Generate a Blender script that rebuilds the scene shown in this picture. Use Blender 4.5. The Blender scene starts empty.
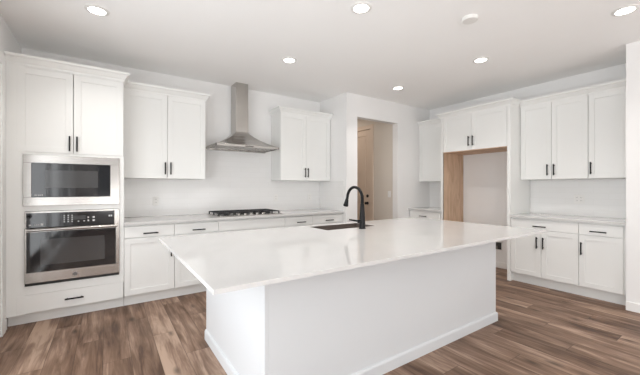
import bpy, bmesh, math, random
from mathutils import Vector
random.seed(4)
PI = math.pi
scene = bpy.context.scene
COL = scene.collection

# ------------------------------------------------------------------ camera, world, light, exposure
cam_d = bpy.data.cameras.new('camera'); cam = bpy.data.objects.new('camera', cam_d); COL.objects.link(cam)
cam.location = (0, 0, 1.29); cam.rotation_euler = (PI/2, 0, -math.atan(213/313.7))
cam_d.sensor_width = 36; cam_d.lens = 313.7/640*36; cam_d.clip_start = .02; cam_d.clip_end = 200
scene.camera = cam

world = bpy.data.worlds.new('world'); scene.world = world; world.use_nodes = True
bg = world.node_tree.nodes['Background']
bg.inputs[0].default_value = (.90, .95, 1.0, 1); bg.inputs[1].default_value = .35

def area(name, loc, rot, sx, sy, power, col=(1, 1, 1)):
    d = bpy.data.lights.new(name, 'AREA'); d.shape = 'RECTANGLE'; d.size = sx; d.size_y = sy
    d.energy = power; d.color = col
    o = bpy.data.objects.new(name, d); COL.objects.link(o); o.location = loc; o.rotation_euler = rot
    return o
# daylight entering by the wide unseen patio door added in the left wall
area('patio_daylight', (-1.05, .05, 1.25), (0, -PI/2, 0), 2.2, 5.6, 158, (.95, .98, 1))

# added fill outside the rear windows, aimed up to brighten the ceiling
area('ceiling_fill_rear', (1.9, -4.55, .55), (math.radians(125), 0, 0), 4.8, .9, 305, (1, .99, .97))

scene.view_settings.view_transform = 'Standard'; scene.view_settings.look = 'None'
scene.view_settings.exposure = 0.0; scene.view_settings.gamma = 1.0
scene.view_settings.use_curve_mapping = False
try:
    scene.cycles.use_denoising = True
    scene.cycles.max_bounces = 12; scene.cycles.diffuse_bounces = 8
except Exception: pass

# added warm fill without a fixture, brightens the hallway beyond the opening
area('hall_fill', (3.75, 5.2, 2.78), (0, 0, 0), .15, .15, 4.8, (1, .90, .79))

# ------------------------------------------------------------------ materials
def mat(name, col, rough=.5, metal=0, spec=.5, coat=0, noise=None, bump=None, emit=None):
    m = bpy.data.materials.new(name); m.use_nodes = True
    nt = m.node_tree; N = nt.nodes; L = nt.links; b = N['Principled BSDF']
    b.inputs['Base Color'].default_value = (*col, 1); b.inputs['Roughness'].default_value = rough
    b.inputs['Metallic'].default_value = metal; b.inputs['Specular IOR Level'].default_value = spec
    b.inputs['Coat Weight'].default_value = coat
    tc = N.new('ShaderNodeTexCoord')
    if noise:      # (scale vector, amount)
        mp = N.new('ShaderNodeMapping'); mp.inputs['Scale'].default_value = noise[0]
        nz = N.new('ShaderNodeTexNoise'); nz.inputs['Scale'].default_value = 1; nz.inputs['Detail'].default_value = 4
        rp = N.new('ShaderNodeMapRange'); rp.inputs['To Min'].default_value = 1-noise[1]; rp.inputs['To Max'].default_value = 1+noise[1]
        mx = N.new('ShaderNodeVectorMath'); mx.operation = 'SCALE'; mx.inputs[0].default_value = col
        L.new(tc.outputs['Object'], mp.inputs[0]); L.new(mp.outputs[0], nz.inputs[0]); L.new(nz.outputs[0], rp.inputs[0])
        L.new(rp.outputs[0], mx.inputs['Scale']); L.new(mx.outputs[0], b.inputs['Base Color'])
    if bump:       # (scale, strength)
        nz = N.new('ShaderNodeTexNoise'); nz.inputs['Scale'].default_value = bump[0]; nz.inputs['Detail'].default_value = 3
        bp = N.new('ShaderNodeBump'); bp.inputs['Strength'].default_value = bump[1]; bp.inputs['Distance'].default_value = .002
        L.new(tc.outputs['Object'], nz.inputs[0]); L.new(nz.outputs[0], bp.inputs['Height']); L.new(bp.outputs[0], b.inputs['Normal'])
    if emit:
        b.inputs['Emission Color'].default_value = (*emit[0], 1); b.inputs['Emission Strength'].default_value = emit[1]
    return m

M = {}
M['wall'] = mat('wall_paint', (.845, .84, .835), .75, noise=((1.5, 1.5, 1.5), .01), bump=(180, .12))
M['ceiling'] = mat('ceiling_paint', (.925, .92, .915), .9, noise=((2, 2, 2), .01), bump=(120, .2))
M['hall'] = mat('hall_paint_dimmed', (.70, .645, .58), .8, noise=((2, 2, 2), .01), bump=(180, .12))  # browner than the other walls: the hall's dimness is put into the colour
M['trim'] = mat('trim_paint', (.86, .86, .85), .38, noise=((3, 3, 3), .008))
M['cab'] = mat('cabinet_paint', (.835, .84, .825), .36, noise=((4, 4, 4), .01))
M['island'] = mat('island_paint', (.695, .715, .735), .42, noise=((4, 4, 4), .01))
M['black'] = mat('matte_black_metal', (.012, .012, .0125), .42, 0, .22, noise=((30, 30, 30), .1))
M['steel'] = mat('brushed_steel', (.46, .44, .42), .24, 1, noise=((2, 2, 160), .10))
M['steelv'] = mat('brushed_steel_upright', (.50, .48, .455), .25, 1, noise=((160, 160, 2), .10))
M['steeld'] = mat('dark_sink', (.20, .165, .145), .42, .5, noise=((60, 4, 4), .12))
M['glass_black'] = mat('black_glass', (.012, .012, .014), .06, 0, .7, noise=((5, 5, 5), .05))
M['glass_grey'] = mat('oven_window_glass', (.055, .055, .057), .08, 0, .7, noise=((5, 5, 5), .05))
M['emblem'] = mat('emblem_grey', (.22, .21, .20), .4, .5, noise=((9, 9, 9), .1))
M['dark'] = mat('dark_gap', (.03, .03, .03), .7, noise=((9, 9, 9), .1))
M['iron'] = mat('cast_iron', (.018, .018, .02), .5, .2, noise=((40, 40, 40), .2))
M['marks'] = mat('pale_print', (.62, .62, .62), .5, noise=((40, 40, 40), .05))
M['plastic'] = mat('white_plastic', (.80, .79, .77), .4, noise=((20, 20, 20), .01))
M['ply'] = None
M['lens'] = mat('lamp_lens', (.9, .9, .9), .5, emit=((1, .97, .92), 9), noise=((9, 9, 9), .01))
M['vinyl'] = mat('white_vinyl_frame', (.85, .85, .85), .4, noise=((9, 9, 9), .01))

def glass_mat():
    m = bpy.data.materials.new('window_glass'); m.use_nodes = True; nt = m.node_tree; N = nt.nodes; L = nt.links
    for n in list(N): N.remove(n)
    out = N.new('ShaderNodeOutputMaterial'); mix = N.new('ShaderNodeMixShader')
    t = N.new('ShaderNodeBsdfTransparent'); g = N.new('ShaderNodeBsdfGlossy'); g.inputs['Roughness'].default_value = .02
    mix.inputs[0].default_value = .07
    L.new(t.outputs[0], mix.inputs[1]); L.new(g.outputs[0], mix.inputs[2]); L.new(mix.outputs[0], out.inputs[0])
    return m
M['pane'] = glass_mat()

def math_node(N, L, op, a, b=None):
    n = N.new('ShaderNodeMath'); n.operation = op
    for i, v in enumerate((a, b)):
        if v is None: continue
        if isinstance(v, (int, float)): n.inputs[i].default_value = v
        else: L.new(v, n.inputs[i])
    return n.outputs[0]

def floor_mat():
    m = bpy.data.materials.new('vinyl_plank_floor'); m.use_nodes = True; nt = m.node_tree; N = nt.nodes; L = nt.links
    b = N['Principled BSDF']; tc = N.new('ShaderNodeTexCoord'); sp = N.new('ShaderNodeSeparateXYZ'); L.new(tc.outputs['Object'], sp.inputs[0])
    W, LEN = .178, 1.22
    mth = lambda op, a, b_=None: math_node(N, L, op, a, b_)
    xs = mth('DIVIDE', mth('ADD', sp.outputs[0], .025), W); row = mth('FLOOR', xs); fx = mth('FRACT', xs)
    off = mth('FRACT', mth('MULTIPLY', row, .3819))
    ys = mth('ADD', mth('DIVIDE', sp.outputs[1], LEN), mth('ADD', off, .72)); pl = mth('FLOOR', ys); fy = mth('FRACT', ys)
    cid = N.new('ShaderNodeCombineXYZ'); L.new(row, cid.inputs[0]); L.new(pl, cid.inputs[1])
    wn = N.new('ShaderNodeTexWhiteNoise'); wn.noise_dimensions = '3D'; L.new(cid.outputs[0], wn.inputs['Vector'])
    # grain
    gv = N.new('ShaderNodeCombineXYZ'); L.new(mth('MULTIPLY', sp.outputs[0], 16), gv.inputs[0]); L.new(mth('MULTIPLY', sp.outputs[1], 1.5), gv.inputs[1])
    L.new(mth('MULTIPLY', wn.outputs['Value'], 40), gv.inputs[2])
    g1 = N.new('ShaderNodeTexNoise'); g1.inputs['Scale'].default_value = 1; g1.inputs['Detail'].default_value = 7; g1.inputs['Roughness'].default_value = .62
    g1.inputs['Distortion'].default_value = .9; L.new(gv.outputs[0], g1.inputs[0])
    gv2 = N.new('ShaderNodeCombineXYZ'); L.new(mth('MULTIPLY', sp.outputs[0], 5.5), gv2.inputs[0]); L.new(mth('MULTIPLY', sp.outputs[1], 1.7), gv2.inputs[1])
    L.new(mth('MULTIPLY', wn.outputs['Value'], 70), gv2.inputs[2])
    g2 = N.new('ShaderNodeTexNoise'); g2.inputs['Scale'].default_value = 1; g2.inputs['Detail'].default_value = 3; L.new(gv2.outputs[0], g2.inputs[0])
    gv3 = N.new('ShaderNodeCombineXYZ'); L.new(mth('MULTIPLY', sp.outputs[0], 90), gv3.inputs[0]); L.new(mth('MULTIPLY', sp.outputs[1], 3), gv3.inputs[1])
    g3 = N.new('ShaderNodeTexNoise'); g3.inputs['Scale'].default_value = 1; g3.inputs['Detail'].default_value = 2; L.new(gv3.outputs[0], g3.inputs[0])
    v = mth('ADD', mth('MULTIPLY', g1.outputs[0], .50), mth('MULTIPLY', g2.outputs[0], .38))
    v = mth('ADD', v, mth('MULTIPLY', g3.outputs[0], .12))
    v = mth('ADD', v, mth('MULTIPLY', mth('SUBTRACT', wn.outputs['Value'], .5), .13))
    cr = N.new('ShaderNodeValToRGB'); e = cr.color_ramp.elements
    e[0].position = .37; e[0].color = FL[0]; e[1].position = .63; e[1].color = FL[3]
    q = e.new(.45); q.color = FL[1]; q = e.new(.54); q.color = FL[2]
    L.new(v, cr.inputs[0])
    # knots
    kv = N.new('ShaderNodeCombineXYZ'); L.new(mth('MULTIPLY', sp.outputs[0], 6.5), kv.inputs[0]); L.new(mth('MULTIPLY', sp.outputs[1], 2.6), kv.inputs[1])
    vo = N.new('ShaderNodeTexVoronoi'); vo.inputs['Scale'].default_value = 1; L.new(kv.outputs[0], vo.inputs['Vector'])
    kr = N.new('ShaderNodeMapRange'); kr.inputs['From Min'].default_value = .04; kr.inputs['From Max'].default_value = .20
    kr.inputs['To Min'].default_value = .42; kr.inputs['To Max'].default_value = 1; L.new(vo.outputs['Distance'], kr.inputs[0])
    # seams
    sx = mth('MINIMUM', fx, mth('SUBTRACT', 1, fx)); sy = mth('MINIMUM', fy, mth('SUBTRACT', 1, fy))
    s1 = mth('GREATER_THAN', sx, .010); s2 = mth('GREATER_THAN', sy, .0016)
    seam = mth('ADD', mth('MULTIPLY', mth('MULTIPLY', s1, s2), .45), .55)
    k = mth('MULTIPLY', seam, kr.outputs[0])
    sc = N.new('ShaderNodeVectorMath'); sc.operation = 'SCALE'; L.new(cr.outputs[0], sc.inputs[0]); L.new(k, sc.inputs['Scale'])
    L.new(sc.outputs[0], b.inputs['Base Color'])
    b.inputs['Roughness'].default_value = .45; b.inputs['Specular IOR Level'].default_value = .28
    bp = N.new('ShaderNodeBump'); bp.inputs['Strength'].default_value = .25; bp.inputs['Distance'].default_value = .002
    L.new(mth('ADD', seam, mth('MULTIPLY', g1.outputs[0], .3)), bp.inputs['Height']); L.new(bp.outputs[0], b.inputs['Normal'])
    return m
FL = [(.085, .045, .028, 1), (.165, .098, .064, 1), (.265, .170, .120, 1), (.440, .310, .230, 1)]
M['floor'] = floor_mat()

def wood_mat():
    m = mat('raw_maple_board', (.5, .33, .2), .6); nt = m.node_tree; N = nt.nodes; L = nt.links; b = N['Principled BSDF']
    tc = N.new('ShaderNodeTexCoord'); mp = N.new('ShaderNodeMapping'); mp.inputs['Scale'].default_value = (7, 7, 1.6)
    nz = N.new('ShaderNodeTexNoise'); nz.inputs['Scale'].default_value = 1.4; nz.inputs['Detail'].default_value = 6; nz.inputs['Distortion'].default_value = 1.2
    cr = N.new('ShaderNodeValToRGB'); e = cr.color_ramp.elements
    e[0].position = .3; e[0].color = (.50, .33, .22, 1); e[1].position = .72; e[1].color = (.72, .53, .38, 1)
    L.new(tc.outputs['Object'], mp.inputs[0]); L.new(mp.outputs[0], nz.inputs[0]); L.new(nz.outputs[0], cr.inputs[0]); L.new(cr.outputs[0], b.inputs['Base Color'])
    return m
M['ply'] = wood_mat()

def quartz_mat():
    m = mat('white_quartz', (.80, .78, .76), .08, spec=.55); nt = m.node_tree; N = nt.nodes; L = nt.links; b = N['Principled BSDF']
    tc = N.new('ShaderNodeTexCoord')
    a = N.new('ShaderNodeTexNoise'); a.inputs['Scale'].default_value = 1.6; a.inputs['Detail'].default_value = 5; a.inputs['Distortion'].default_value = 1.5
    c = N.new('ShaderNodeTexNoise'); c.inputs['Scale'].default_value = 140; c.inputs['Detail'].default_value = 1
    r = N.new('ShaderNodeValToRGB'); e = r.color_ramp.elements
    e[0].position = .35; e[0].color = (.675, .67, .66, 1); e[1].position = .62; e[1].color = (.70, .69, .68, 1)
    mx = N.new('ShaderNodeMix'); mx.data_type = 'RGBA'; mx.blend_type = 'MULTIPLY'; mx.inputs[0].default_value = .06
    for n in (a, c): L.new(tc.outputs['Object'], n.inputs[0])
    L.new(a.outputs[0], r.inputs[0]); L.new(r.outputs[0], mx.inputs[6]); L.new(c.outputs[0], mx.inputs[7]); L.new(mx.outputs[2], b.inputs['Base Color'])
    return m
M['quartz'] = quartz_mat()

def tile_mat(name, swap):
    m = mat(name, (.8, .8, .8), .22, spec=.5); nt = m.node_tree; N = nt.nodes; L = nt.links; b = N['Principled BSDF']
    tc = N.new('ShaderNodeTexCoord'); sp = N.new('ShaderNodeSeparateXYZ'); L.new(tc.outputs['Object'], sp.inputs[0])
    cb = N.new('ShaderNodeCombineXYZ'); L.new(sp.outputs[1 if swap else 0], cb.inputs[0]); L.new(sp.outputs[2], cb.inputs[1])
    br = N.new('ShaderNodeTexBrick'); L.new(cb.outputs[0], br.inputs[0])
    br.inputs['Scale'].default_value = 1; br.inputs['Brick Width'].default_value = .305; br.inputs['Row Height'].default_value = .0762
    br.inputs['Mortar Size'].default_value = .0022; br.inputs['Mortar Smooth'].default_value = .3
    br.inputs['Color1'].default_value = (.83, .825, .82, 1); br.inputs['Color2'].default_value = (.815, .81, .80, 1); br.inputs['Mortar'].default_value = (.785, .78, .77, 1)
    L.new(br.outputs['Color'], b.inputs['Base Color'])
    bp = N.new('ShaderNodeBump'); bp.inputs['Strength'].default_value = .25; bp.inputs['Distance'].default_value = .0015; bp.invert = True
    L.new(br.outputs['Fac'], bp.inputs['Height']); L.new(bp.outputs[0], b.inputs['Normal'])
    return m
M['tile'] = tile_mat('white_wall_tile', False); M['tile_side'] = tile_mat('white_wall_tile_side', True)

# ------------------------------------------------------------------ mesh helpers
class MB:
    def __init__(s): s.bm = bmesh.new()
    def box(s, x0, x1, y0, y1, z0, z1):
        x0, x1 = sorted((x0, x1)); y0, y1 = sorted((y0, y1)); z0, z1 = sorted((z0, z1))
        vs = [s.bm.verts.new(p) for p in [(x0,y0,z0),(x1,y0,z0),(x1,y1,z0),(x0,y1,z0),(x0,y0,z1),(x1,y0,z1),(x1,y1,z1),(x0,y1,z1)]]
        for f in [(3,2,1,0),(4,5,6,7),(0,1,5,4),(1,2,6,5),(2,3,7,6),(3,0,4,7)]: s.bm.faces.new([vs[i] for i in f])
        return s
    def tube(s, pts, rad, seg=16, cap=True):
        pts = [Vector(p) for p in pts]; n = len(pts)
        rad = rad if isinstance(rad, (list, tuple)) else [rad]*n
        rings = []; prev = None
        for i, p in enumerate(pts):
            t = (pts[min(i+1, n-1)] - pts[max(i-1, 0)]).normalized()
            if prev is None:
                u = t.orthogonal().normalized()
            else:
                u = (prev - t*prev.dot(t)).normalized()
            prev = u; w = t.cross(u)
            rings.append([s.bm.verts.new(p + (u*math.cos(2*PI*k/seg) + w*math.sin(2*PI*k/seg))*rad[i]) for k in range(seg)])
        for a, b in zip(rings, rings[1:]):
            for k in range(seg): s.bm.faces.new([a[k], a[(k+1)%seg], b[(k+1)%seg], b[k]])
        if cap:
            s.bm.faces.new(rings[0][::-1]); s.bm.faces.new(rings[-1])
        return s
    def lathe(s, c, prof, seg=32, axis='Z', sgn=1):
        rings = []
        for r, h in prof:
            ring = []
            for k in range(seg):
                a = 2*PI*k/seg; p = (r*math.cos(a), r*math.sin(a), h*sgn)
                if axis == 'Y': p = (p[0], p[2], p[1])
                if axis == 'X': p = (p[2], p[0], p[1])
                ring.append(s.bm.verts.new((c[0]+p[0], c[1]+p[1], c[2]+p[2])))
            rings.append(ring)
        for a, b in zip(rings, rings[1:]):
            for k in range(seg): s.bm.faces.new([a[k], a[(k+1)%seg], b[(k+1)%seg], b[k]])
        s.bm.faces.new(rings[0][::-1]); s.bm.faces.new(rings[-1])
        return s
    def hull(s, bot, top):
        a = [s.bm.verts.new(p) for p in bot]; b = [s.bm.verts.new(p) for p in top]; n = len(a)
        for k in range(n): s.bm.faces.new([a[k], a[(k+1)%n], b[(k+1)%n], b[k]])
        s.bm.faces.new(a[::-1]); s.bm.faces.new(b); return s
    def sweep(s, path, prof):
        """prof (offset outward, z) closed, swept along a plan polyline; outward is right of travel; mitred."""
        P = [Vector(p) for p in path]; n = len(P); rings = []
        for i, p in enumerate(P):
            ns = []
            if i > 0: d = (P[i]-P[i-1]).normalized(); ns.append(Vector((d.y, -d.x)))
            if i < n-1: d = (P[i+1]-P[i]).normalized(); ns.append(Vector((d.y, -d.x)))
            nn = ns[0] if len(ns) == 1 else (ns[0]+ns[1])/(1+ns[0].dot(ns[1]))
            rings.append([s.bm.verts.new((p.x+nn.x*o, p.y+nn.y*o, z)) for o, z in prof])
        m = len(prof)
        for a, b in zip(rings, rings[1:]):
            for k in range(m): s.bm.faces.new([a[k], a[(k+1)%m], b[(k+1)%m], b[k]])
        s.bm.faces.new(rings[0][::-1]); s.bm.faces.new(rings[-1]); return s
    def build(s, name, m, parent=None, bevel=0, smooth=False):
        bmesh.ops.recalc_face_normals(s.bm, faces=s.bm.faces)
        if parent is not None:
            off = Vector(parent['_o'])
        else: off = Vector((0, 0, 0))
        bmesh.ops.translate(s.bm, verts=s.bm.verts, vec=-off)
        me = bpy.data.meshes.new(name); s.bm.to_mesh(me); s.bm.free()
        me.materials.append(M[m])
        o = bpy.data.objects.new(name, me); COL.objects.link(o)
        o['_o'] = tuple(off)
        if parent is not None: o.parent = parent
        if smooth:
            for p in me.polygons: p.use_smooth = True
            me.set_sharp_from_angle(angle=math.radians(40))
        if bevel:
            b = o.modifiers.new('bevel', 'BEVEL'); b.width = bevel; b.segments = 2; b.limit_method = 'ANGLE'; b.harden_normals = False
        return o

def thing(name, label, cat, loc, group=None):
    o = bpy.data.objects.new(name, None); COL.objects.link(o); o.location = loc; o['_o'] = tuple(loc)
    o['label'] = label; o['category'] = cat
    if group: o['group'] = group
    return o
def tag(o, label, cat, group=None):
    o['label'] = label; o['category'] = cat
    if group: o['group'] = group
    return o
def struct(name, mb, m, bevel=0):
    o = mb.build(name, m, None, bevel); o['kind'] = 'structure'; return o

# ------------------------------------------------------------------ the setting
WX0, WX1, WY0, WY1, CZ = -.765, 5.22, -4.0, 4.62, 2.80
PX, PY, SX, SY = 3.13, 3.87, 4.53, .925       # pantry wall corner, end of the wall stub at right
struct('floor', MB().box(-1.2, 5.6, WY0-.3, 7.2, -.08, 0), 'floor')
struct('ceiling', MB().box(-1.2, 5.6, WY0-.3, 7.2, CZ, CZ+.1), 'ceiling')
D0, D1, DZ = -2.9, 2.90, 2.36
E0, E1 = 3.10, 3.78
struct('wall_left', MB().box(WX0-.15, WX0, WY0, D0, 0, CZ).box(WX0-.15, WX0, D1, WY1+.12, 0, CZ).box(WX0-.15, WX0, D0, D1, DZ, CZ), 'wall')
struct('wall_back', MB().box(WX0, PX, WY1, WY1+.12, 0, CZ), 'wall')
OX0, OX1, OZ = 3.36, 4.31, 2.44
struct('wall_pantry', MB().box(PX, PX+.12, PY+.12, WY1+.12, 0, CZ).box(PX, OX0, PY, PY+.12, 0, CZ).box(OX1, WX1, PY, PY+.12, 0, CZ).box(OX0, OX1, PY, PY+.12, OZ, CZ), 'wall')
struct('wall_right', MB().box(WX1, WX1+.12, SY, 7.0, 0, CZ).box(SX, WX1+.12, WY0, SY, 0, CZ), 'wall')
HX = 4.345; HY0, HY1 = 4.60, 5.46
struct('wall_hall', MB().box(HX, HX+.12, PY+.12, HY0, 0, CZ).box(HX, HX+.12, HY1, 7.0, 0, CZ).box(HX, HX+.12, HY0, HY1, 2.46, CZ)
       .box(PX, HX+.12, 6.6, 6.72, 0, CZ).box(PX, PX+.12, WY1+.12, 6.6, 0, CZ), 'hall')
R = [(-.3, 1.0), (1.35, 2.65), (3.0, 4.3)]; RZ0, RZ1 = .55, 2.35
wb = MB().box(WX0-.15, SX, WY0-.15, WY0, 0, RZ0).box(WX0-.15, SX, WY0-.15, WY0, RZ1, CZ)
xs = [WX0-.15] + [v for r in R for v in r] + [SX]
for i in range(0, len(xs), 2): wb.box(xs[i], xs[i+1], WY0-.15, WY0, RZ0, RZ1)
struct('wall_rear', wb, 'wall')
for i, (a, b) in enumerate(R):  # unseen rear windows, added as openings for the daylight
    w = MB().box(a, b, WY0-.1, WY0-.04, RZ0, RZ0+.05).box(a, b, WY0-.1, WY0-.04, RZ1-.05, RZ1).box(a, a+.05, WY0-.1, WY0-.04, RZ0, RZ1).box(b-.05, b, WY0-.1, WY0-.04, RZ0, RZ1).box((a+b)/2-.02, (a+b)/2+.02, WY0-.1, WY0-.04, RZ0, RZ1)
    f = struct('window_%d' % (i+1), w, 'vinyl')
    MB().box(a+.05, b-.05, WY0-.072, WY0-.068, RZ0+.05, RZ1-.05).build('pane', 'pane', f)
# unseen sliding patio door and hinged door in the left wall, added for the daylight
w = MB(); xm = WX0-.06
for a in (D0, D0+1.83, D0+3.69, D1-.08): w.box(xm-.03, xm+.03, a, a+.08, 0, DZ)
w.box(xm-.03, xm+.03, D0, D1, DZ-.08, DZ).box(xm-.03, xm+.03, D0, D1, 0, .07)
f = struct('door_2', w, 'vinyl')
MB().box(xm-.003, xm+.003, D0+.08, D1-.08, .07, DZ-.08).build('pane', 'pane', f)
d = MB(); d.box(WX0-.02, WX0-.001, E0, E1, .008, DZ)
for a, b in ((E0, E0+.11), (E1-.11, E1)): d.box(WX0-.002, WX0+.008, a, b, .008, DZ)
for a, b in ((.008, .22), (.98, 1.12), (DZ-.12, DZ)): d.box(WX0-.002, WX0+.008, E0+.11, E1-.11, a, b)
f = struct('door_3', d, 'trim', .002)
MB().lathe((WX0+.008, E0+.06, .97), [(.030, 0), (.030, .008), (.011, .012), (.011, .035), (.026, .04), (.028, .052), (.004, .065)], 20, 'X').build('door_knob', 'black', f, smooth=True)
struct('trim_3', MB().box(WX0, WX0+.018, E1, E1+.11, 0, DZ+.09).box(WX0, WX0+.018, E0-.11, E0, 0, DZ+.09).box(WX0, WX0+.018, E0, E1, DZ, DZ+.09), 'trim', .002)
struct('trim_1', MB().box(WX0, WX0+.018, D1, D1+.07, 0, DZ+.09).box(WX0, WX0+.018, D0-.09, D0, 0, DZ+.09).box(WX0, WX0+.018, D0, D1, DZ, DZ+.09), 'trim', .002)

def bb_box(x0, x1, y0, y1, h=.095): return MB().box(x0, x1, y0, y1, 0, h)
T = .015
struct('baseboard_left', bb_box(WX0, WX0+T, E1+.11, 3.955), 'trim', .004)
struct('baseboard_pantry', bb_box(PX+T*0, OX0, PY-T, PY).box(OX1, 4.60, PY-T, PY, 0, .095), 'trim', .004)
struct('baseboard_alcove', bb_box(WX1-T, WX1, 2.155, 3.155), 'trim', .004)
struct('baseboard_right', bb_box(SX-T, SX, WY0, SY), 'trim', .004)
struct('baseboard_hall', bb_box(HX-T, HX, PY+.12, HY0-.09).box(HX-T, HX, HY1+.09, 6.6, 0, .095).box(PX+.12, HX-T, 6.6-T, 6.6, 0, .095), 'trim', .004)

# hall door (panelled) with casing
M['hdoor'] = mat('hall_door_paint', (.72, .60, .50), .45, noise=((3, 3, 3), .01))
d = MB(); dx = HX+.005
d.box(dx+.014, dx+.04, HY0+.004, HY1-.004, .01, 2.455)
st = .115
for a, b in ((HY0+.004, HY0+st), (HY1-st, HY1-.004)): d.box(dx, dx+.02, a, b, .01, 2.455)
for a, b in ((.01, .25), (1.0, 1.16), (2.34, 2.455)): d.box(dx, dx+.02, HY0+st, HY1-st, a, b)
for a, b in ((.30, .95), (1.21, 2.29)): d.box(dx+.006, dx+.02, HY0+st+.05, HY1-st-.05, a, b)
hd = struct('door_1', d, 'hdoor', .003)
MB().lathe((dx, 4.695, .975), [(.030, 0), (.030, .008), (.011, .012), (.011, .035), (.026, .04), (.028, .052), (.020, .062), (.004, .065)], 24, 'X', -1).build('door_knob', 'black', hd, smooth=True)
MB().lathe((dx, 4.695, 1.12), [(.031, 0), (.031, .010), (.025, .016), (.004, .017)], 24, 'X', -1).build('deadbolt', 'black', hd, smooth=True)
struct('trim_2', MB().box(HX-.016, HX, HY0-.08, HY0, 0, 2.54).box(HX-.016, HX, HY1, HY1+.08, 0, 2.54).box(HX-.016, HX, HY0, HY1, 2.46, 2.54), 'hdoor', .003)

# tile splash, part of the walls
struct('wall_back_tile', MB().box(.152, PX-.008, WY1-.008, WY1, .915, 1.398).box(1.08, 2.183, WY1-.008, WY1, 1.398, 1.90), 'tile')
struct('wall_pantry_tile', MB().box(PX-.008, PX, 3.93, WY1, .915, 1.398), 'tile_side')
struct('wall_right_tile', MB().box(WX1-.008, WX1, SY, 2.105, .915, 1.398), 'tile_side')
struct('wall_alcove_tile', MB().box(WX1-.008, WX1, 3.205, PY, .915, 1.398), 'tile_side')

# ------------------------------------------------------------------ cabinets
# 'B' faces the camera from the back wall (a = x), 'R' faces left from the right wall (a = y), 'I' faces the back wall
def abox(mb, ax, face, a0, a1, d0, d1, z0, z1):
    if ax == 'B': mb.box(a0, a1, face-d0, face-d1, z0, z1)
    elif ax == 'I': mb.box(a0, a1, face+d0, face+d1, z0, z1)
    else: mb.box(face-d0, face-d1, a0, a1, z0, z1)
    return mb
def pull(parent, ax, face, a, z, vert, L_=.148):
    mb = MB(); h = L_/2
    if vert:
        abox(mb, ax, face, a-.0068, a+.0068, .024, .034, z-h, z+h)
        for s in (-1, 1): abox(mb, ax, face, a-.005, a+.005, 0, .026, z+s*(h-.018)-.005, z+s*(h-.018)+.005)
    else:
        abox(mb, ax, face, a-h, a+h, .024, .034, z-.0066, z+.0066)
        for s in (-1, 1): abox(mb, ax, face, a+s*(h-.018)-.005, a+s*(h-.018)+.005, 0, .026, z-.005, z+.005)
    o = mb.build('handle', 'black', parent, .0015); o['label'] = 'black bar handle'; return o
G = .0025
def door(parent, ax, face, a0, a1, z0, z1, ha=None, hz=None, m='cab', fr=.058):
    mb = MB(); a0 += G; a1 -= G; z0 += G; z1 -= G
    abox(mb, ax, face, a0, a0+fr, -.02, 0, z0, z1); abox(mb, ax, face, a1-fr, a1, -.02, 0, z0, z1)
    abox(mb, ax, face, a0+fr, a1-fr, -.02, 0, z0, z0+fr); abox(mb, ax, face, a0+fr, a1-fr, -.02, 0, z1-fr, z1)
    abox(mb, ax, face, a0+fr, a1-fr, -.018, -.009, z0+fr, z1-fr)
    o = mb.build('door', m, parent, .0012)
    if ha is not None: pull(o, ax, face, ha, hz, True)
    return o
def drawer(parent, ax, face, a0, a1, z0, z1, ha=None, hz=None, name='drawer', m='cab'):
    mb = MB(); abox(mb, ax, face, a0+G, a1-G, -.02, 0, z0+G, z1-G)
    o = mb.build(name, m, parent, .0015)
    if ha is not None: pull(o, ax, face, ha, hz, False)
    return o
def crown(parent, path, z0=2.425, z1=2.52):
    pr = [(-.004, z0), (.004, z0), (.006, z0+.022), (.014, z0+.030), (.034, z0+.060), (.046, z0+.068), (.050, z0+.072), (.050, z1), (-.004, z1)]
    return MB().sweep(path, pr).build('crown_molding', 'cab', parent, .0008)
def body(parent, ax, face, a0, a1, depth, z0, z1):
    t = .0; mb = MB(); abox(mb, ax, face, a0, a1, -depth, -.021, z0, z1)
    return mb.build('body', 'cab', parent, .001)
def base_unit(label, ax, face, a0, a1, doors, drawers, depth, kz=.118, top=.884, name='base_cabinet', kick=.075, loc=None, group=None, e0=0, e1=0):
    if ax == 'B': loc = ((a0+a1)/2, face, 0)
    else: loc = (face, (a0+a1)/2, 0)
    t = thing(name, label, 'cabinet', loc, group)
    body(t, ax, face, a0, a1, depth, kz, top)
    mb = MB(); abox(mb, ax, face, a0, a1, -kick-.02, -kick, 0, kz); mb.build('toe_kick', 'cab', t)
    for (b0, b1, h) in drawers: drawer(t, ax, face, b0, b1, .742, .868, h, .786, 'drawer' if h is not None else 'false_front')
    for (b0, b1, h) in doors: door(t, ax, face, b0, b1, kz+.004, .738, h, .576)
    return t

FB, FR = 3.955, 4.61
# --- oven tower
tw = thing('oven_tower_cabinet', 'tall white cabinet at left holding the microwave and wall oven', 'cabinet', (-.29, FB, 0))
X0, X1 = WX0+.006, .15
b = MB()
yb, yf = 4.61, FB+.021
b.box(X0, X0+.02, yf, yb, .105, 2.46).box(X1-.02, X1, yf, yb, .105, 2.46).box(X0, X1, yb-.01, yb, .105, 2.46)
b.box(X0, X1, yf, yb, .105, .125).box(X0, X1, yf, yb, .30, .32).box(X0, X1, yf, yb, 1.085, 1.105).box(X0, X1, yf, yb, 1.615, 1.635).box(X0, X1, yf, yb, 2.44, 2.46)
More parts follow.
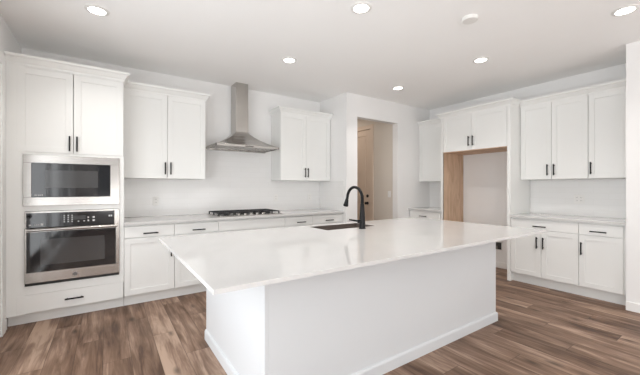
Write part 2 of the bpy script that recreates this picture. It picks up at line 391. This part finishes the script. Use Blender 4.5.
# face frame
b.box(X0, -.632, FB, yf, .105, 2.43).box(.098, X1, FB, yf, .285, 1.622).box(-.632, .098, FB, yf, 1.068, 1.120).box(-.632, .098, FB, yf, 1.596, 1.622).box(-.632, .098, FB, yf, .285, .365)
b.box(-.632, X1, FB+.002, yf, 2.412, 2.43)
b.build('body', 'cab', tw, .001)
MB().box(X0, X1, 4.03, 4.05, 0, .105).build('toe_kick', 'cab', tw)
door(tw, 'B', FB-.002, -.690, -.276, 1.622, 2.412, -.304, 1.72)
door(tw, 'B', FB-.002, -.276, .146, 1.622, 2.412, -.246, 1.72)
drawer(tw, 'B', FB-.002, -.690, .146, .112, .285, -.267, .198)
crown(tw, [(X0, FB), (X1, FB), (X1, 4.226)], 2.42, 2.512)

# --- microwave
mw = thing('microwave', 'built-in microwave with stainless trim above the wall oven', 'microwave', (-.268, FB, 1.105))
tf = FB-.014
MB().box(-.645, .110, tf, FB-.001, 1.117, 1.198).box(-.645, .110, tf, FB-.001, 1.522, 1.600).box(-.645, -.585, tf, FB-.001, 1.198, 1.522).box(.028, .110, tf, FB-.001, 1.198, 1.522).build('trim_frame', 'steel', mw, .002)
MB().box(-.60, .07, FB+.006, FB+.42, 1.13, 1.58).build('body', 'dark', mw)
g = MB().box(-.584, .027, tf-.010, FB+.005, 1.199, 1.521).build('door', 'glass_black', mw, .002)
o = MB().box(-.487, -.075, tf-.0125, tf-.010, 1.285, 1.455).build('window', 'glass_grey', g, .001)
mb = MB()
for i, wd in enumerate((.010, .006, .008, .008, .008)): mb.box(-.562+i*.013, -.562+i*.013+wd, tf-.0112, tf-.010, 1.214, 1.222)
mb.build('lettering', 'marks', g)
# --- wall oven
ov = thing('wall_oven', 'stainless wall oven with black control panel below the microwave', 'oven', (-.268, FB, .365))
MB().box(-.632, .106, tf, FB-.001, 1.048, 1.064).box(-.632, -.620, tf, FB-.001, .912, 1.048).box(.064, .106, tf, FB-.001, .905, 1.048).build('trim_frame', 'steel', ov, .001)
MB().box(-.60, .07, FB+.006, FB+.55, .37, 1.04).build('body', 'dark', ov)
cp = MB().box(-.620, .064, tf-.004, FB+.005, .912, 1.048).build('control_panel', 'glass_black', ov, .001)
yc = tf-.0052
def dot(x, z, w, h): MB().box(x-w/2, x+w/2, yc, tf-.004, z-h/2, z+h/2).build('button_mark', 'marks', cp)
dot(-.595, .937, .014, .012); dot(-.560, .938, .008, .006); dot(-.546, .938, .008, .006); dot(-.532, .938, .008, .006); dot(-.509, .940, .018, .018)
for j in range(4):
    for i in (0, 1, 2): dot(-.345+i*.030, .955+j*.020, .010, .008)
for i, z in ((0, 0.958), (1, .990)): dot(-.19+.034, z, .012, .014); dot(-.19+.078, z, .018, .016)
for x in (-.235, -.19): dot(x, .955, .012, .008)
dot(.020, .998, .012, .018); dot(.038, .998, .012, .018)
MB().box(-.285, -.178, yc+.0004, tf-.004, .972, 1.012).build('display', 'glass_grey', cp)
dr = MB().box(-.632, .106, tf-.012, FB-.001, .478, .500).box(-.632, .106, tf-.012, FB-.001, .395, .480).box(-.632, -.618, tf-.012, FB-.001, .500, .905).box(.076, .106, tf-.012, FB-.001, .500, .905).box(-.618, .076, tf-.012, FB-.001, .868, .905).build('door', 'steel', ov, .002)
gl = MB().box(-.618, .076, tf-.013, FB-.003, .492, .872).build('glass', 'glass_black', dr, .001)
MB().box(-.52, -.02, tf-.0142, tf-.013, .555, .800).build('window', 'glass_grey', dr, .001)
mb = MB().tube([(-.612, tf-.052, .893), (.086, tf-.052, .893)], .0135, 20)
for x in (-.58, .054): mb.box(x-.012, x+.012, tf-.052, tf-.011, .882, .904)
mb.build('handle', 'steel', dr, smooth=True)
mb = MB().lathe((-.262, tf-.012, .437), [(.019, 0), (.019, .0016), (.0165, .0018), (.0165, .0008), (.002, .0008)], 32, 'Y', -1)
mb.tube([(-.273+.0009*i, tf-.0142, .437+.006*math.sin(i*.75)) for i in range(25)], .0013, 6)
mb.build('emblem', 'emblem', dr)
MB().box(-.632, .106, tf+.004, FB-.001, .368, .393).build('vent', 'dark', ov)

# --- left run of base cabinets
DP = .655
base_unit('white base cabinet with one drawer, beside the oven tower', 'B', FB, .153, .647, [(.15, .647, .61)], [(.15, .647, .403)], DP)
base_unit('white base cabinet with one drawer, just left of the cooktop', 'B', FB, .647, 1.153, [(.647, 1.153, .69)], [(.647, 1.153, .914)], DP)
base_unit('wide white base cabinet with a plain handleless panel under the cooktop', 'B', FB, 1.153, 2.086, [(1.153, 1.62, 1.58), (1.62, 2.086, 1.66)], [(1.153, 2.086, None)], DP)
base_unit('white base cabinet with one drawer, just right of the cooktop', 'B', FB, 2.086, 2.549, [(2.086, 2.549, 2.51)], [(2.086, 2.549, 2.345)], DP)
base_unit('white base cabinet with one drawer, in the corner by the hallway wall', 'B', FB, 2.549, PX-.002, [(2.549, PX-.002, 2.59)], [(2.549, PX-.002, 2.853)], DP)
tag(MB().box(.152, PX-.001, 3.925, WY1-.009, .885, .914).build('countertop', 'quartz', None, .002), 'long white quartz countertop under the range hood, against the back wall', 'countertop')

# --- upper cabinets on the back wall
FU = 4.28
def upper(label, ax, face, a0, a1, depth, doors, path, z0=1.40, z1=2.43, name='wall_cabinet'):
    loc = ((a0+a1)/2, face, z0) if ax == 'B' else (face, (a0+a1)/2, z0)
    t = thing(name, label, 'cabinet', loc)
    body(t, ax, face, a0, a1, depth, z0+.002, z1+.03)
    for (b0, b1, h) in doors: door(t, ax, face, b0, b1, z0, z1-.002, h, z0+.126)
    crown(t, path)
    return t
upper('white two-door wall cabinet between the oven tower and range hood', 'B', FU, .152, 1.078, .335, [(.160, .620, .593), (.620, 1.076, .655)], [(.152, FU), (1.078, FU), (1.078, 4.612)])
upper('white two-door wall cabinet right of the range hood', 'B', FU, 2.185, PX-.002, .335, [(2.187, 2.637, 2.612), (2.637, 3.105, 2.664)], [(2.185, 4.612), (2.185, FU), (PX-.002, FU)])

# --- fridge surround
fs = thing('refrigerator_surround_cabinet', 'deep white cabinet over the empty refrigerator alcove, with tall side panels', 'cabinet', (FR, 2.655, 0))
mb = MB().box(FR+.021, 5.215, 2.152, 3.158, 1.874, 2.46); mb.build('body', 'cab', fs, .001)
o = MB().box(FR+.003, 5.215, 2.153, 3.157, 1.860, 1.873).build('bottom_board', 'ply', fs); o['label'] = 'raw wood underside'
MB().box(FR, 5.215, 2.108, 2.151, 0, 2.46).build('side_panel', 'cab', fs, .001)
pn = MB().box(FR, 5.215, 3.170, 3.203, 0, 2.46).build('side_panel', 'cab', fs, .001)
o = MB().box(FR+.006, 5.20, 3.159, 3.169, 0, 1.859).build('inner_board', 'ply', fs); o['label'] = 'raw wood inner face of the far side panel'
MB().box(FR+.001, FR+.02, 3.159, 3.169, 0, 2.43).build('edge_strip', 'cab', fs)
door(fs, 'R', FR, 2.154, 2.672, 1.866, 2.428, 2.640, 2.005)
door(fs, 'R', FR, 2.672, 3.156, 1.866, 2.428, 2.706, 2.005)
crown(fs, [(4.826, 3.203), (FR, 3.203), (FR, 2.108), (4.826, 2.108)])

# --- right wall uppers
FX = 4.89
upper('white two-door wall cabinet beside the refrigerator alcove', 'R', FX, 1.339, 2.104, .325, [(1.339, 1.723, 1.690), (1.723, 2.102, 1.765)], [(FX, 2.104), (FX, 1.340)])
upper('white single-door wall cabinet at the right end of the run', 'R', FX, SY+.002, 1.337, .325, [(.962, 1.337, 1.308)], [(FX, 1.338), (FX, SY+.002)])
upper('narrow white wall cabinet between the hallway opening and refrigerator alcove', 'R', FX, 3.208, PY-.002, .325, [(3.212, PY-.006, 3.25)], [(FX, PY-.002), (FX, 3.256)])
# --- right wall base
base_unit('white base cabinet with wide drawer over two doors, beside the refrigerator alcove', 'R', FR, 1.351, 2.106, [(1.351, 1.738, 1.710), (1.738, 2.104, 1.782)], [(1.351, 2.104, 1.750)], .60, kz=.125)
base_unit('white base cabinet with one drawer over one door, far right', 'R', FR, SY+.002, 1.351, [(.962, 1.351, 1.322)], [(.962, 1.351, 1.168)], .60, kz=.125)
base_unit('white base cabinet with one drawer, between hallway opening and refrigerator alcove', 'R', FR, 3.206, PY-.017, [(3.212, PY-.02, 3.26)], [(3.212, PY-.02, 3.545)], .60, kz=.125)
tag(MB().box(4.582, WX1-.009, SY+.001, 2.106, .885, .914).build('countertop', 'quartz', None, .002), 'short white quartz countertop on the right wall base cabinets', 'countertop')
tag(MB().box(4.582, WX1-.009, 3.205, PY-.001, .885, .914).build('countertop', 'quartz', None, .002), 'small white quartz countertop between hallway opening and refrigerator alcove', 'countertop')

# ------------------------------------------------------------------ island
IX0, IX1, IY0, IY1, IZ = .70, 3.12, 1.56, 2.755, .868
isl = thing('kitchen_island', 'large white kitchen island base under the quartz slab', 'island', (1.9, 2.15, 0))
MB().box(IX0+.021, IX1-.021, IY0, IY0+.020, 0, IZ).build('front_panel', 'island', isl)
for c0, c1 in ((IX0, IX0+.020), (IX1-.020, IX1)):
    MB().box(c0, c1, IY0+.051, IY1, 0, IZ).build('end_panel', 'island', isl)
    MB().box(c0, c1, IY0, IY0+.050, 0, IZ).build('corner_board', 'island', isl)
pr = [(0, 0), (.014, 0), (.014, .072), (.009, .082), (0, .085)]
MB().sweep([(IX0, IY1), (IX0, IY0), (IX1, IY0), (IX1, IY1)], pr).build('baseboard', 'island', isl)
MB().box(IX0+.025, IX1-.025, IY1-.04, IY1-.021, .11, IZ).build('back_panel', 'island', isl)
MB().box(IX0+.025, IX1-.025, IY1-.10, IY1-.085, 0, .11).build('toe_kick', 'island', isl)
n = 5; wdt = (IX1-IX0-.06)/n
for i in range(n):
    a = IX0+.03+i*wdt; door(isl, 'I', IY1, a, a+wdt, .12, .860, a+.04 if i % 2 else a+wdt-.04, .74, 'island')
# slab with the sink cut-out
KX0, KX1, KY0, KY1 = 1.705, 2.335, 2.392, 2.715
def slab_with_hole(x0, x1, y0, y1, hx0, hx1, hy0, hy1, z0, z1):
    mb = MB(); bm = mb.bm
    def ring(a0, a1, b0, b1, z): return [bm.verts.new(p) for p in ((a0, b0, z), (a1, b0, z), (a1, b1, z), (a0, b1, z))]
    ot, it, ob, ib = ring(x0, x1, y0, y1, z1), ring(hx0, hx1, hy0, hy1, z1), ring(x0, x1, y0, y1, z0), ring(hx0, hx1, hy0, hy1, z0)
    for k in range(4):
        j = (k+1) % 4
        bm.faces.new([ot[k], ot[j], it[j], it[k]]); bm.faces.new([ob[j], ob[k], ib[k], ib[j]])
        bm.faces.new([ob[k], ob[j], ot[j], ot[k]]); bm.faces.new([ib[j], ib[k], it[k], it[j]])
    return mb
tag(slab_with_hole(.345, 3.42, 1.252, 2.795, KX0, KX1, KY0, KY1, .869, .889).build('countertop', 'quartz', None, .0007), 'large white quartz island slab with a sink cut-out', 'countertop')
sk = thing('kitchen_sink', 'dark undermount sink set in the island slab behind the faucet', 'sink', (2.02, 2.55, .66))
e = .005
b = MB(); bx0, bx1, by0, by1, bz = KX0+e, KX1-e, KY0+e, KY1-e-.0, .660
b.box(bx0-.004, bx1+.004, by0-.004, by1+.004, bz-.004, bz)
b.box(bx0-.004, bx0, by0-.004, by1+.004, bz, .8875).box(bx1, bx1+.004, by0-.004, by1+.004, bz, .8875)
b.box(bx0, bx1, by0-.004, by0, bz, .8875).box(bx0, bx1, by1, by1+.004, bz, .8875)
b.build('bowl', 'steeld', sk)
MB().lathe(((bx0+bx1)/2, (by0+by1)/2+.05, bz), [(.045, 0), (.045, .003), (.030, .004), (.028, .001), (.004, .001)], 28).build('drain', 'steel', sk, smooth=True)

# ------------------------------------------------------------------ faucet
fx, fy, fz = 2.058, 2.298, .889
fc = thing('faucet', 'black pull-down gooseneck faucet standing beside the island sink', 'faucet', (fx, fy, fz))
MB().lathe((fx, fy, fz), [(.033, 0), (.033, .006), (.030, .010), (.029, .05), (.0275, .11), (.022, .19), (.018, .24), (.0135, .245)], 28).build('body', 'black', fc, smooth=True)
r = .114; zc = 1.305-r-.012
pts = [(fx, fy, fz+.235)]
pts += [(fx, fy+r-r*math.cos(a), zc+r*math.sin(a)) for a in [PI*k/22 for k in range(0, 22)]]
pts += [(fx, fy+2*r+.004, zc-.005), (fx, fy+2*r+.008, zc-.018)]
MB().tube(pts, .0145, 16).build('spout', 'black', fc, smooth=True)
# coil hint just above the body and the spray head
mb = MB()
for k in range(9): mb.lathe((fx, fy, fz+.245+k*.009), [(.0145, 0), (.0172, .0022), (.0172, .0045), (.0145, .0065)], 16)
mb.build('collar', 'black', fc, smooth=True)
hx, hy, hz = fx, fy+2*r+.008, zc-.015
MB().tube([(hx, hy, hz+.004), (hx, hy+.002, hz-.01), (hx, hy+.011, hz-.038), (hx, hy+.019, hz-.060), (hx, hy+.021, hz-.066)], [.0160, .0185, .0225, .0275, .025], 20).build('spray_head', 'black', fc, smooth=True)
lv = MB().tube([(fx-.015, fy, .962), (fx-.052, fy, .962)], .017, 18).tube([(fx-.045, fy, .965), (fx-.075, fy, .970), (fx-.160, fy, .986)], [.012, .0095, .0075], 14).build('lever', 'black', fc, smooth=True)

# ------------------------------------------------------------------ gas cooktop
ck = thing('gas_cooktop', 'black gas cooktop with cast iron grates set in the back countertop', 'cooktop', (1.62, 4.27, .914))
cx0, cx1, cy0, cy1, cz = 1.165, 2.075, 4.02, 4.54, .9145
pl = MB().box(cx0, cx1, cy0, cy1, cz, cz+.008).build('plate', 'steel', ck, .003)
spots = [(cx0+.15, cy0+.15), (cx0+.15, cy1-.13), (1.62, 4.30), (cx1-.15, cy0+.15), (cx1-.15, cy1-.13)]
for i, (x, y) in enumerate(spots):
    s = 1.35 if i == 2 else 1
    q = MB().lathe((x, y, cz+.008), [(.045*s, 0), (.045*s, .006), (.034*s, .008), (.034*s, .016), (.004, .018)], 24).build('burner', 'iron', ck, smooth=True)
gw = (cx1-cx0-.03)/3
for k in range(3):
    x0 = cx0+.015+k*gw+.004; x1 = x0+gw-.008; y0, y1 = cy0+.055, cy1-.02; zt = cz+.046
    g = MB(); w = .006
    for y in (y0, (y0+y1)/2, y1): g.box(x0, x1, y-w, y+w, zt-.012, zt)
    for x in (x0+w, x1-w): g.box(x-w, x+w, y0, y1, zt-.012, zt)
    g.box((x0+x1)/2-w*.8, (x0+x1)/2+w*.8, y0, y1, zt-.011, zt)
    for yy in ((y0*3+y1)/4, (y0+y1*3)/4): g.box(x0, x1, yy-w*.8, yy+w*.8, zt-.011, zt)
    for x in (x0+w, x1-w):
        for y in (y0, (y0+y1)/2, y1): g.box(x-w*1.3, x+w*1.3, y-w*1.3, y+w*1.3, cz+.008, zt-.01)
    g.build('grate', 'iron', ck, .002)
for k in range(5):
    MB().lathe((1.62+(k-2)*.085, cy0+.030, cz+.008), [(.019, 0), (.018, .018), (.015, .022), (.003, .023)], 20).build('knob', 'steelv', ck, smooth=True)

# ------------------------------------------------------------------ range hood
hd_ = thing('range_hood', 'stainless chimney range hood on the wall above the cooktop', 'range hood', (1.62, 4.4, 1.84))
hx0, hx1, hy0, hy1 = 1.165, 2.075, 4.115, 4.610; z0, z1 = 1.842, 1.872
qx0, qx1, qy0 = 1.525, 1.712, 4.385
# slightly hollow pyramid canopy
prof = []
mb = MB(); rings = []
for t in [0, .12, .3, .5, .72, .88, 1]:
    s = 1-(1-t)**1.35 if t < 1 else 1
    h = z1+(2.09-z1)*(t**1.15)
    a0 = hx0+(qx0-hx0)*s; a1 = hx1+(qx1-hx1)*s; b0 = hy0+(qy0-hy0)*s
    rings.append([mb.bm.verts.new(p) for p in ((a0, b0, h), (a1, b0, h), (a1, hy1, h), (a0, hy1, h))])
for a, b in zip(rings, rings[1:]):
    for k in range(4): mb.bm.faces.new([a[k], a[(k+1) % 4], b[(k+1) % 4], b[k]])
mb.bm.faces.new(rings[0][::-1]); mb.bm.faces.new(rings[-1])
mb.build('canopy', 'steel', hd_)
lip = MB().box(hx0, hx1, hy0, hy0+.012, z0, z1).box(hx0, hx0+.012, hy0, hy1, z0, z1).box(hx1-.012, hx1, hy0, hy1, z0, z1).box(hx0, hx1, hy1-.012, hy1, z0-.012, z1).build('rim', 'steel', hd_, .001)
for k in range(3):
    a = hx0+.03+k*.285
    f = MB().box(a, a+.275, hy0+.03, hy1-.03, z0+.008, z0+.016)
    for j in range(9): f.box(a+.012+j*.029, a+.026+j*.029, hy0+.05, hy1-.05, z0+.004, z0+.009)
    f.build('filter', 'steelv', hd_)
MB().box(hx0+.02, hx1-.02, hy0+.013, hy1-.013, z0+.017, z0+.021).build('filter_frame', 'steel', hd_)
MB().box(1.56, 1.68, hy0-.0015, hy0, z0+.009, z0+.020).build('control_strip', 'dark', hd_)
MB().box(qx0, qx1, qy0, hy1, 2.085, 2.43).build('chimney_lower', 'steelv', hd_, .001)
MB().box(qx0+.003, qx1-.003, qy0+.003, hy1, 2.43, CZ-.001).build('chimney_upper', 'steelv', hd_, .001)

# ------------------------------------------------------------------ outlets and switch
def outlet(label, ax, face, a, z, w=.072, n=1, cat='outlet', name='wall_outlet'):
    loc = (a, face, z) if ax == 'B' else (face, a, z)
    t = thing(name, label, cat, loc)
    mb = MB(); abox(mb, ax, face, a-w/2, a+w/2, 0, .005, z-.058, z+.058); mb.build('cover_plate', 'plastic', t, .002)
    for i in range(n):
        ac = a+(i-(n-1)/2)*.046
        mb = MB()
        if cat == 'outlet':
            for s in (-1, 1):
                abox(mb, ax, face, ac-.016, ac+.016, .005, .0065, z+s*.020-.012, z+s*.020+.012)
            q = mb.build('socket', 'plastic', t, .001)
            for s in (-1, 1):
                for u in (-.006, .006): abox(MB(), ax, face, ac+u-.0012, ac+u+.0012, .0065, .0068, z+s*.020-.004, z+s*.020+.006).build('slot', 'dark', q)
        else:
            abox(mb, ax, face, ac-.014, ac+.014, .005, .009, z-.030, z+.030); mb.build('rocker', 'plastic', t, .001)
    return t
outlet('white outlet on the tile just right of the oven tower', 'B', WY1-.008, .53, 1.115)
outlet('white outlet on the tile under the left edge of the cabinet right of the hood', 'B', WY1-.008, 2.268, 1.125)
outlet('white outlet on the tile near the hallway wall corner', 'B', WY1-.008, 2.91, 1.125)
outlet('white double outlet on the tile above the short right countertop', 'R', WX1-.008, 1.52, 1.135, .118, 2)
outlet('white light switch on the hallway wall beyond the opening', 'R', HX, 4.10, 1.165, .072, 1, 'light switch', 'light_switch')
wbx = thing('water_supply_box', 'small recessed water box low on the alcove wall behind the island', 'utility box', (WX1, 2.60, .35))
yy0, yy1, a, b = 2.50, 2.68, .275, .425
MB().box(WX1-.006, WX1, yy0, yy1, a, a+.018).box(WX1-.006, WX1, yy0, yy1, b-.018, b).box(WX1-.006, WX1, yy0, yy0+.018, a, b).box(WX1-.006, WX1, yy1-.018, yy1, a, b).build('frame', 'plastic', wbx, .001)
MB().box(WX1-.002, WX1-.0005, yy0+.018, yy1-.018, a+.018, b-.018).build('recess_shade', 'dark', wbx)  # flat dark sheet, painted as the shade inside the box
MB().tube([(WX1-.012, 2.585, a+.02), (WX1-.012, 2.585, a+.075)], .009, 12).tube([(WX1-.012, 2.565, a+.055), (WX1-.012, 2.605, a+.055)], .006, 10).build('valve', 'steel', wbx, smooth=True)

# ------------------------------------------------------------------ ceiling fixtures
LW = 4.6
def downlight(x, y, label):
    t = thing('recessed_light', label, 'ceiling light', (x, y, CZ), 'recessed ceiling lights')
    MB().lathe((x, y, CZ), [(.088, 0), (.088, .004), (.080, .009), (.064, .010), (.062, .004), (.060, .002)], 40, 'Z', -1).build('trim_ring', 'plastic', t, smooth=True)
    MB().lathe((x, y, CZ-.0035), [(.062, 0), (.062, .003), (.004, .004)], 40, 'Z', -1).build('lens', 'lens', t)
    d = bpy.data.lights.new('downlight', 'AREA'); d.shape = 'DISK'; d.size = .12; d.energy = LW; d.spread = math.radians(115); d.color = (1, .96, .91)
    o = bpy.data.objects.new('downlight', d); COL.objects.link(o); o.location = (0, 0, -.02); o.parent = t; o['_o'] = (x, y, CZ)
downlight(-.07, 3.275, 'round recessed ceiling light above the oven tower')
downlight(1.785, 3.275, 'round recessed ceiling light in front of the range hood')
downlight(3.645, 3.265, 'round recessed ceiling light in front of the hallway opening')
downlight(1.765, 1.985, 'round recessed ceiling light above the middle of the island')
downlight(3.655, 2.0, 'round recessed ceiling light in front of the refrigerator alcove')
downlight(3.648, .75, 'round recessed ceiling light nearest the right wall end')
sd = thing('smoke_detector', 'flat white smoke detector between the ceiling lights', 'smoke detector', (2.677, 1.562, CZ))
MB().lathe((2.677, 1.562, CZ), [(.068, 0), (.068, .016), (.060, .026), (.030, .028), (.004, .028)], 40, 'Z', -1).build('housing', 'plastic', sd, smooth=True)

for o in COL.objects:
    if '_o' in o: del o['_o']
